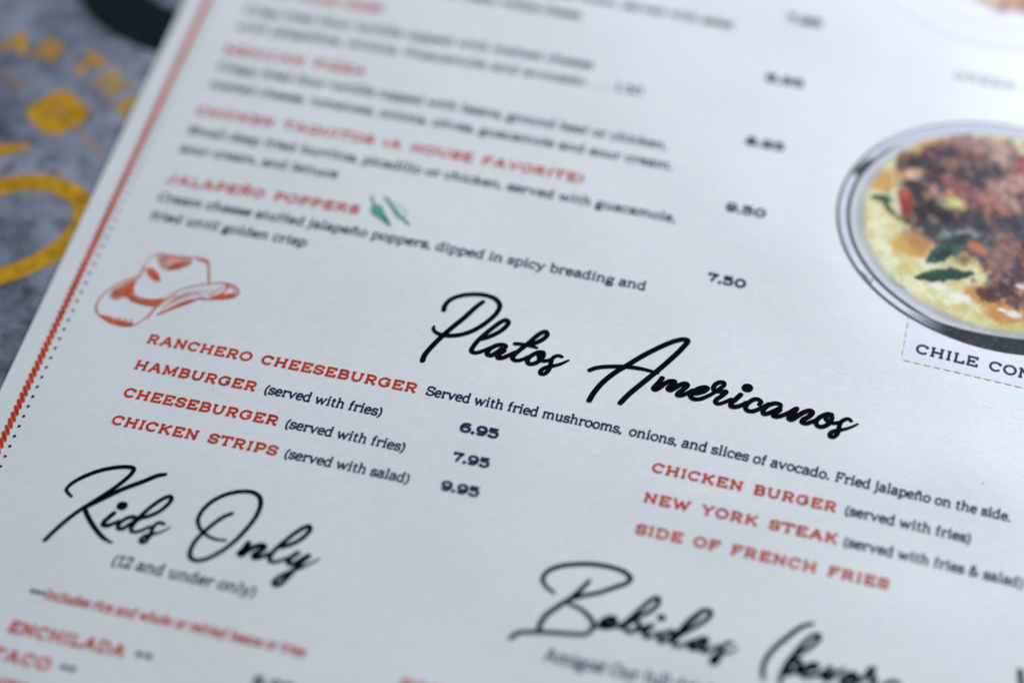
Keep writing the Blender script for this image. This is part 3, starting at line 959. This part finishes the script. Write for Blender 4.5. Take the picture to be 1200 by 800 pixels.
# hat band, shading under the brim and along its rim
k.poly(cH([(262, 345), (300, 318), (318, 340), (318, 378), (345, 405), (390, 428), (330, 440), (290, 408), (262, 375)]))
k.poly(cH([(390, 425), (450, 432), (548, 425), (520, 462), (470, 470), (400, 460), (340, 440), (345, 405)]))
for poly, ang, gap, w in (
    ([(345, 270), (300, 295), (200, 345), (180, 385), (215, 425), (255, 400), (300, 420), (330, 330)], 62, 9, .00011),
    ([(422, 200), (470, 198), (505, 240), (528, 300), (478, 294), (440, 252)], 60, 6, .0002),
    ([(535, 212), (560, 190), (640, 165), (745, 150), (735, 180), (650, 212), (570, 222)], -18, 7, .00014),
    ([(760, 132), (855, 150), (856, 200), (835, 165), (780, 148)], 25, 7, .00015),
    ([(100, 520), (170, 545), (260, 570), (340, 590), (320, 606), (250, 606), (180, 588), (115, 550)], 24, 7, .00016),
    ([(490, 525), (600, 468), (700, 428), (800, 400), (850, 402), (720, 445), (600, 490), (500, 538)], -22, 6, .00017),
    ([(870, 405), (960, 385), (1050, 375), (1052, 400), (980, 416), (880, 420)], -8, 6, .00017),
    ([(262, 340), (340, 300), (330, 370), (280, 390)], 80, 7, .00017),
):
    hatch(k, cH, poly, ang, gap, w)
for x in range(130, 330, 14):
    h = random.uniform(14, 40)
    yb = 548 + (x - 130) * .22
    k.ribbon(cH([(x, yb + 8), (x + 2, yb - h * .5), (x + 3, yb - h)]), [.00012, .00008, .00003])
k.build('hat_drawing', MAT_RUST, menu, 'rust-red engraved drawing of a cowboy hat')
k = Ink(None, 0.00003)
for poly, ang, gap, w in (
    ([(350, 270), (290, 292), (190, 345), (160, 400), (215, 430), (290, 400), (330, 330)], 60, 10, .0002),
    ([(490, 115), (560, 118), (750, 138), (745, 165), (640, 170), (520, 200), (500, 160)], -15, 9, .00022),
    ([(500, 480), (620, 400), (760, 350), (900, 335), (960, 330), (900, 375), (760, 400), (600, 465)], -24, 15, .00008),
):
    hatch(k, cH, poly, ang, gap, w)
k.build('hat_shading', MAT_RUST_PALE, menu, 'paler rust shading of the hat drawing')

# ---- two printed green peppers
cG = tracer(420, 220, 15.0)
k = Ink()
for pts, w in (([(238, 150), (250, 225), (275, 310)], .00022), ([(262, 315), (375, 318), (428, 420), (485, 520), (562, 662)], .0002),
               ([(262, 315), (232, 400), (270, 465), (385, 530), (475, 605), (562, 662)], .0002),
               ([(480, 180), (560, 280), (645, 420), (700, 500), (780, 545)], .0003), ([(790, 530), (830, 600), (885, 640)], .00026),
               ([(300, 350), (360, 440), (440, 540)], .00015)):
    P = spline(cG(pts), 6)
    k.ribbon(P, w, cap=True)
k.poly(cG([(430, 530), (480, 540), (520, 590), (555, 660), (500, 625), (445, 575)]))
k.disc(cG([(785, 535)])[0], .0004)
hatch(k, cG, [(262, 315), (375, 318), (428, 420), (485, 520), (385, 530), (270, 465), (232, 400)], 50, 34, .00014)
k.build('pepper_drawing', MAT_GREEN, menu, 'two small green jalapeño peppers drawn beside the red dish name')
k = Ink(None, 0.00003)
for pts in ([(560, 250), (700, 300), (800, 380), (850, 470), (790, 530)], [(620, 330), (720, 420), (770, 500)]):
    k.ribbon(spline(cG(pts), 6), .00012)
hatch(k, cG, [(262, 315), (375, 318), (428, 420), (485, 520), (385, 530), (270, 465), (232, 400)], 35, 26, .0002)
k.build('pepper_shading', MAT_GREEN_PALE, menu, 'paler green shading of the pepper drawing')

# ---- caption box with dashed outline
a, b = back([(1066, 365), (1056.3, 421.5)])
a2 = back([(1340, 487)])[0]
k = Ink(None, 0.00002)
e = a2 - b
cols = 12
P = [b + e * i / cols for i in range(cols + 1)]
Q = [a + e * i / cols for i in range(cols + 1)]
for i in range(cols):
    k.poly([P[i], P[i + 1], Q[i + 1], Q[i]])
k.build('caption_panel', MAT_TINT, menu, 'pale lilac caption panel below the bowl photograph')
k = Ink()


def dashes(p, q, per, on, w):
    L = np.hypot(*(q - p)); d = (q - p) / L
    s = per * .25
    while s < L - per * .5:
        k.ribbon([p + d * s, p + d * (s + on)], w); s += per
dashes(a, b, .00215, .0013, .00009)
dashes(b, a2, .00182, .00108, .00009)
k.build('dashed_outline', MAT_RUST_PALE, menu, 'thin red dashed outline of the caption panel')
body('CHILE CON QUESO', (1072.5, 413.2), (1304, 468.3), table=CAPS, cap=.0022, weight=.215, track=.13, name='caption')
body('GREEN ENCHILADAS', (1117, 92), (1345, 138), table=CAPS, cap=.0021, weight=.075, track=.12, name='caption')  # strokes thinned so the caption looks washed out by sheen


# ================================================================ printed photographs (colour printed per point)
rng = np.random.RandomState(5)


class Noise:
    def __init__(self):
        self.g = rng.rand(256, 256)

    def __call__(self, x, y):
        xi, yi = np.floor(x).astype(int), np.floor(y).astype(int)
        fx, fy = x - xi, y - yi
        fx, fy = fx * fx * (3 - 2 * fx), fy * fy * (3 - 2 * fy)
        g = self.g
        a, b = g[yi % 256, xi % 256], g[yi % 256, (xi + 1) % 256]
        c, d = g[(yi + 1) % 256, xi % 256], g[(yi + 1) % 256, (xi + 1) % 256]
        return (a * (1 - fx) + b * fx) * (1 - fy) + (c * (1 - fx) + d * fx) * fy


NZ = [Noise() for _ in range(6)]


def fbm(x, y, s, k=0, oct=4, gain=.55):
    o, a, t = 0, 1, 0
    for i in range(oct):
        o = o + a * NZ[(k + i) % 6](x * s * 2 ** i + 13.7 * k + 31 * i, y * s * 2 ** i + 7.1 * k)
        t += a; a *= gain
    return o / t


def sstep(a, b, x):
    t = np.clip((x - a) / (b - a), 0, 1)
    return t * t * (3 - 2 * t)


def srgb(c):
    c = np.array(c, float) / 255
    return np.where(c <= .04045, c / 12.92, ((c + .055) / 1.055) ** 2.4)


def over(col, mask, c):
    c = np.array(c, float)
    return col * (1 - mask[..., None]) + c * mask[..., None]


# rim of the bowl: radius as a function of the angle round its centre, from the photograph
BC = np.array([0.0789430, 0.0495446])
rim_px = [(1151, 141), (1066, 157), (1002.5, 194), (981, 226), (978, 252), (987.6, 288), (1019.5, 332.5), (1062, 368.7), (1140.7, 403.7), (1200, 418.6)]
rq = back(rim_px) - BC
ra, rr = np.arctan2(rq[:, 1], rq[:, 0]), np.hypot(rq[:, 0], rq[:, 1])
B = lambda a: np.stack([np.ones_like(a), np.cos(a), np.sin(a), np.cos(2 * a), np.sin(2 * a)], -1)
reg = np.diag([0, 1, 1, 1, 1]) * .15
bm_ = B(ra)
r0 = rr.mean()
coef = np.linalg.solve(bm_.T @ bm_ + reg, bm_.T @ (rr - r0))
rim_r = lambda a: r0 + B(a) @ coef
bowl_rim = lambda a: rim_r(np.where(a > math.pi, a - 2 * math.pi, a))


def polar_print(name, label, centre, rimf, a0, a1, na, r_in, nr, colf, lift):
    A = np.linspace(a0, a1, na)
    Rr = np.linspace(r_in, 1.0, nr)
    AA, RR = np.meshgrid(A, Rr)
    rad = RR * rimf(AA)
    x, y = centre[0] + rad * np.cos(AA), centre[1] + rad * np.sin(AA)
    z = zpage(x) + lift
    W = np.stack([x, y, z], -1)
    px, py = proj(W)
    col = colf(px, py, RR, AA)
    V = W.reshape(-1, 3)
    idx = np.arange(nr * na).reshape(nr, na)
    F = np.stack([idx[:-1, :-1], idx[1:, :-1], idx[1:, 1:], idx[:-1, 1:]], -1).reshape(-1, 4)
    me = bpy.data.meshes.new(name)
    me.vertices.add(len(V)); me.vertices.foreach_set('co', V.astype(np.float32).ravel())
    me.loops.add(F.size); me.loops.foreach_set('vertex_index', F.astype(np.int32).ravel())
    me.polygons.add(len(F)); me.polygons.foreach_set('loop_start', np.arange(0, F.size, 4, dtype=np.int32))
    me.update(calc_edges=True)
    ca = me.color_attributes.new('print', 'FLOAT_COLOR', 'POINT')
    cc = np.ones((len(V), 4), np.float32)
    cc[:, :3] = col.reshape(-1, 3)
    ca.data.foreach_set('color', cc.ravel())
    me.materials.append(MAT_PHOTO)
    o = bpy.data.objects.new(name, me)
    COL.objects.link(o)
    o.parent = menu
    o['label'] = label
    return o


def blob(px, py, cx, cy, rx, ry, ang, soft=.35, wob=.3, sc=.09, k=0):
    c, s = math.cos(R_(ang)), math.sin(R_(ang))
    dx, dy = px - cx, py - cy
    u, v = (dx * c + dy * s) / rx, (-dx * s + dy * c) / ry
    d = np.hypot(u, v) + wob * (fbm(px, py, sc, k) - .5) * 2
    return 1 - sstep(1 - soft, 1 + soft, d)


def bowl_colour(px, py, rho, a):
    a = np.where(a > math.pi, a - 2 * math.pi, a)
    ox, oy = px, py
    px = px + 9 * (fbm(ox, oy, .13, 0, 4) - .5) + 5 * (fbm(ox, oy, .45, 2, 3) - .5)
    py = py + 7 * (fbm(ox, oy, .13, 3, 4) - .5) + 4 * (fbm(ox, oy, .45, 5, 3) - .5)
    n1, n2, n3 = fbm(px, py, .035, 0), fbm(px, py, .11, 1), fbm(px, py, .3, 2, 3)
    # streaky noise that follows the shredded meat
    sxx, syy = px * .85 + py * .5, -px * .5 + py * .85
    st = fbm(sxx * .35, syy * 1.1, .12, 3, 5, .62)
    st2 = fbm(sxx * .5, syy, .07, 4, 5, .6)
    # melted cheese
    col = np.zeros(px.shape + (3,)) + srgb((226, 214, 160))
    col = over(col, sstep(.45, .62, n2) * .8, srgb((238, 236, 196)))
    col = over(col, sstep(.50, .66, n1) * .7, srgb((208, 192, 118)))
    col = over(col, sstep(.56, .70, st2) * .5, srgb((214, 176, 96)))
    for b_ in ((1032, 212, 18, 11, 0, (214, 158, 62)), (1062, 288, 22, 12, 20, (214, 160, 66)), (1078, 280, 18, 14, 30, (190, 130, 80)),
               (1160, 352, 26, 12, 35, (205, 130, 40)), (1182, 372, 26, 9, 10, (196, 128, 44)), (1190, 352, 30, 20, 0, (208, 150, 90)),
               (1200, 388, 30, 10, 10, (206, 190, 110)), (1075, 185, 24, 10, -20, (206, 190, 92)), (1100, 165, 30, 9, -15, (214, 168, 120)),
               (1182, 158, 20, 8, 0, (235, 215, 130)), (1144, 345, 14, 10, 40, (200, 140, 70))):
        col = over(col, blob(px, py, *b_[:5], k=1) * .9, srgb(b_[5]))
    # meat: a dark mass with burgundy and pink threads
    meat = blob(px, py, 1150, 232, 100, 74, 14, .12, .38, .05, 2)
    meat = np.maximum(meat, blob(px, py, 1215, 300, 85, 62, 20, .12, .4, .05, 3))
    mc = np.zeros_like(col) + srgb((112, 66, 62))
    mc = over(mc, sstep(.46, .60, st) * .85, srgb((56, 54, 72)))
    mc = over(mc, sstep(.56, .68, st2) * .75, srgb((30, 34, 50)))
    mc = over(mc, sstep(.54, .66, n2) * .6, srgb((208, 146, 108)))
    mc = over(mc, sstep(.60, .72, fbm(sxx * .6, syy * 1.2, .16, 5, 4)) * .55, srgb((158, 62, 52)))
    mc = over(mc, sstep(.64, .76, n3) * .3, srgb((214, 186, 160)))
    col = over(col, meat, mc)
    dk, nv = (36, 32, 40), (48, 50, 66)
    for b_ in ((1096, 200, 42, 12, 12, dk, .85), (1108, 180, 12, 9, 0, nv, .8), (1150, 202, 26, 15, 15, nv, .8), (1076, 220, 18, 12, 20, dk, .85),
               (1090, 246, 26, 14, 20, dk, .9), (1110, 262, 50, 14, 14, dk, .85), (1160, 262, 44, 14, 10, nv, .6), (1192, 262, 22, 14, 0, nv, .7),
               (1172, 338, 22, 12, -15, (62, 38, 50), .9), (1195, 320, 26, 13, 15, (70, 46, 62), .8), (1162, 345, 14, 9, 0, (70, 30, 44), .8),
               (1130, 278, 60, 12, 8, (50, 66, 74), .7), (1182, 180, 18, 9, 55, (92, 104, 104), .7), (1152, 295, 36, 10, 20, (70, 84, 92), .6)):
        col = over(col, blob(px, py, *b_[:5], k=4, wob=.45) * b_[6], srgb(b_[5]))
    for b_ in ((1120, 214, 24, 7, 15, (150, 84, 92), .7), (1140, 232, 30, 7, 20, (160, 98, 98), .6), (1160, 236, 26, 6, 35, (190, 118, 104), .6),
               (1176, 230, 26, 8, 40, (206, 160, 140), .6), (1150, 170, 34, 9, 5, (178, 134, 138), .75), (1172, 176, 10, 18, -20, (214, 176, 150), .6),
               (1115, 238, 18, 8, 20, (198, 176, 130), .6), (1118, 236, 8, 6, 0, (206, 204, 130), .8), (1132, 274, 17, 5, 0, (170, 168, 156), .8),
               (1108, 276, 10, 5, 0, (150, 160, 150), .6), (1190, 215, 16, 10, 0, (200, 160, 146), .6), (1198, 190, 8, 10, 0, (196, 84, 110), .6),
               (1175, 305, 14, 26, 30, (176, 128, 116), .5), (1112, 306, 16, 6, -15, (206, 192, 150), .8), (1130, 303, 14, 8, 15, (150, 110, 60), .7),
               (1070, 204, 14, 6, 0, (214, 172, 146), .8), (1044, 206, 16, 8, 0, (200, 150, 90), .6)):
        col = over(col, blob(px, py, *b_[:5], k=5, wob=.4) * b_[6], srgb(b_[5]))
    fine = fbm(sxx * .5, syy * 1.1, .28, 1, 4, .7)
    col = col * (1 + (1.3 * meat + .25)[..., None] * (fine - .5)[..., None] * 1.5)
    col = over(col, meat * sstep(.60, .76, fbm(sxx * .45, syy, .2, 4, 3, .6)) * .3, srgb((200, 170, 150)))
    px, py = ox + .25 * (px - ox), oy + .25 * (py - oy)
    # pieces of pepper, chilli and leaf that stand out
    col = over(col, blob(px, py, 1061, 236, 8.5, 18, -6, .25, .32, .12, 1), srgb((160, 62, 48)))
    col = over(col, blob(px, py, 1063, 243, 7, 9, 0, .5, .5, .2, 3) * .6, srgb((120, 40, 40)))
    col = over(col, blob(px, py, 1061, 226, 4, 6, 0, .5, .3, .12, 2) * .6, srgb((206, 100, 70)))
    col = over(col, blob(px, py, 1049, 241, 5, 12, -10, .3, .2, .1, 1) * .8, srgb((214, 200, 170)))
    col = over(col, blob(px, py, 1146, 291, 15, 5.5, 32, .35, .5, .25, 2) * .85, srgb((200, 116, 88)))
    ringd = np.abs(np.hypot((px - 1072) / 1.0, (py - 222) / 1.0) - 38)
    arc = (1 - sstep(2.6, 4.4, ringd + 2 * (n3 - .5))) * sstep(1008, 1030, px) * (1 - sstep(1066, 1074, px)) * sstep(228, 236, py)
    col = over(col, arc * np.clip(.3 + 1.2 * n2, 0, .95), srgb((62, 86, 54)))
    col = over(col, blob(px, py, 1032, 232, 13, 4, 10, .3, .3, .15, 3), srgb((56, 84, 58)))
    leaf = (186, )

    def leafm(x0, y0, x1, y1, w, bow):
        L = math.hypot(x1 - x0, y1 - y0)
        c_, s_ = (x1 - x0) / L, (y1 - y0) / L
        u = ((px - x0) * c_ + (py - y0) * s_) / L
        v = (-(px - x0) * s_ + (py - y0) * c_)
        uu = np.clip(u, 0, 1)
        v = v - bow * 4 * uu * (1 - uu)
        hw = w * np.power(np.clip(4 * uu * (1 - uu), 0, 1), .8) * (1 + 1.1 * (n2 - .5) + .5 * (n3 - .5))
        return (1 - sstep(hw - .8, hw + .9, np.abs(v))) * ((u > 0) & (u < 1)), v / np.maximum(hw, .5)
    m, t = leafm(1070, 325, 1143, 320, 7.6, 0)
    lc = srgb((26, 58, 48))[None, None] + (srgb((66, 104, 78)) - srgb((26, 58, 48))) * (sstep(-.2, -1, t) * .6 + .4 * sstep(.45, .65, n3))[..., None]
    col = col * (1 - m[..., None]) + lc * m[..., None]
    m, t = leafm(1084, 307, 1140, 274, 11, 0)
    lc = srgb((28, 48, 52))[None, None] + (srgb((62, 92, 88)) - srgb((28, 48, 52))) * sstep(.4, .66, n2)[..., None]
    col = col * (1 - m[..., None]) + lc * m[..., None]
    for hx, hy, hr in ((1188, 368, 10), (1174, 363, 5), (1100, 336, 10), (1128, 349, 12), (1196, 336, 6)):
        col = over(col, blob(px, py, hx, hy, hr, hr * .35, 15, .5, .3, .2, 2) * .8, srgb((248, 242, 232)))
    px, py = ox, oy
    # glass wall and rims
    low = sstep(-.35, -1.25, a) * sstep(-3.3, -2.6, a)     # towards the near side of the bowl
    topf = sstep(R_(172), R_(128), np.where(a < -.5, a + 2 * math.pi, a))                      # far side, paler
    wall = sstep(.795 + .07 * topf, .85 + .04 * topf, rho + .03 * (n1 - .5))
    wc = np.zeros_like(col) + srgb((184, 181, 174))
    wc = over(wc, sstep(.84, .90, rho) * .9, srgb((214, 212, 220)))
    wc = over(wc, sstep(.50, .62, n1) * .35 * (1 - sstep(.86, .9, rho)), srgb((158, 152, 132)))
    col = over(col, wall, wc)

    def ring(r_, w_, c_, al=1.0):
        nonlocal col
        m = np.exp(-((rho - r_) / w_) ** 2) * al
        col = over(col, np.clip(m * 1.25, 0, 1), srgb(c_))
    left = sstep(2.45, 2.75, np.abs(a)) + sstep(-2.9, -2.2, -np.abs(a)) * (a < 0)
    left = np.clip(sstep(2.35, 2.6, np.where(a < 0, a + 2 * math.pi, a)), 0, 1)   # round the left and near side
    ring(.962, .022, (228, 228, 238), .9)
    ring(.925, .012, (14, 20, 20), left * (1 - sstep(R_(240), R_(262), np.where(a < 0, a + 2 * math.pi, a))))
    ring(.930, .010, (176, 178, 198), 1 - left)
    ring(.992, .009, (18, 32, 48), left)
    ring(.982, .012, (128, 138, 158), (1 - left) * .85)
    ring(.965, .007, (150, 158, 186), left * .5 * sstep(.42, .55, n1))
    # near side: the base of the bowl goes almost black
    aa = np.where(a < 0, a + 2 * math.pi, a)
    nd = sstep(R_(238), R_(262), aa)
    w_in = .955 - .080 * sstep(R_(228), R_(286), aa)
    bandm = nd * sstep(w_in - .012, w_in + .008, rho) * (1 - sstep(.975 + .03 * sstep(R_(250), R_(275), aa), .985 + .03 * sstep(R_(250), R_(275), aa), rho))
    col = over(col, bandm, srgb((12, 13, 15)))
    col = over(col, bandm * sstep(.55, .7, n3) * .25, srgb((90, 92, 96)))
    # the dark notch and the small seams in the rim
    am = blob(px, py, 1012, 196, 15, 5, -38, .3, .2, .2, 1)
    col = over(col, am, srgb((40, 60, 56)))
    col = over(col, blob(px, py, 1020.5, 330, 6, 1.2, -50, .4, .1, .2, 1) * .8, srgb((60, 66, 80)))
    col = over(col, blob(px, py, 1013, 324, 9, 3, 48, .4, .2, .2, 2) * .7, srgb((66, 78, 96)))
    s1 = np.abs(np.hypot(px - 1062, py - 318) - 19)
    col = over(col, (1 - sstep(.4, 1.4, s1)) * (px < 1062) * (py > 326) * .6, srgb((120, 112, 90)))
    return np.clip(col, 0.002, .9)


polar_print('bowl_photo', 'printed photograph of chile con queso in a glass bowl', BC, bowl_rim, 0.0, 2 * math.pi, 1900, 0.004, 300, bowl_colour, 0.00009)


def plate_colour(px, py, rho, a):
    n1, n2 = fbm(px, py, .05, 2), fbm(px, py, .13, 3)
    col = np.zeros(px.shape + (3,)) + srgb((236, 234, 244))
    col = over(col, (1 - sstep(.02, .06, np.abs(rho - .8))) * .3, srgb((214, 214, 232)))
    food = 1 - sstep(.60, .70, rho + .12 * (n1 - .5))
    fc = np.zeros_like(col) + srgb((196, 150, 128))
    fc = over(fc, sstep(.45, .6, n2), srgb((150, 78, 66)))
    fc = over(fc, sstep(.55, .68, n1), srgb((226, 214, 150)))
    col = over(col, food, fc)
    col = over(col, sstep(.965, .99, rho), srgb((222, 224, 236)))
    return np.clip(col, 0, .92)


pc = back([(1190, -75)])[0]
polar_print('plate_photo', 'pale printed photograph of a plate of food at the upper right', pc, lambda a: 0.0335 + 0 * a, R_(-180), R_(0), 500, 0.02, 120, plate_colour, 0.00002)

# a few flaws of the print: stray specks of ink
for (x, y), rr_, mt in (((1152, 566), .00016, MAT_NAVY), ((250, 456), .00012, MAT_RUST_PALE), ((423, 362), .0001, MAT_RUST_PALE), ((700, 590), .00008, MAT_NAVY)):
    k = Ink()
    k.disc(back([(x, y)])[0], rr_, 7, rr_ * .7)
    k.build('ink_speck', mt, menu, 'tiny stray speck of ink')
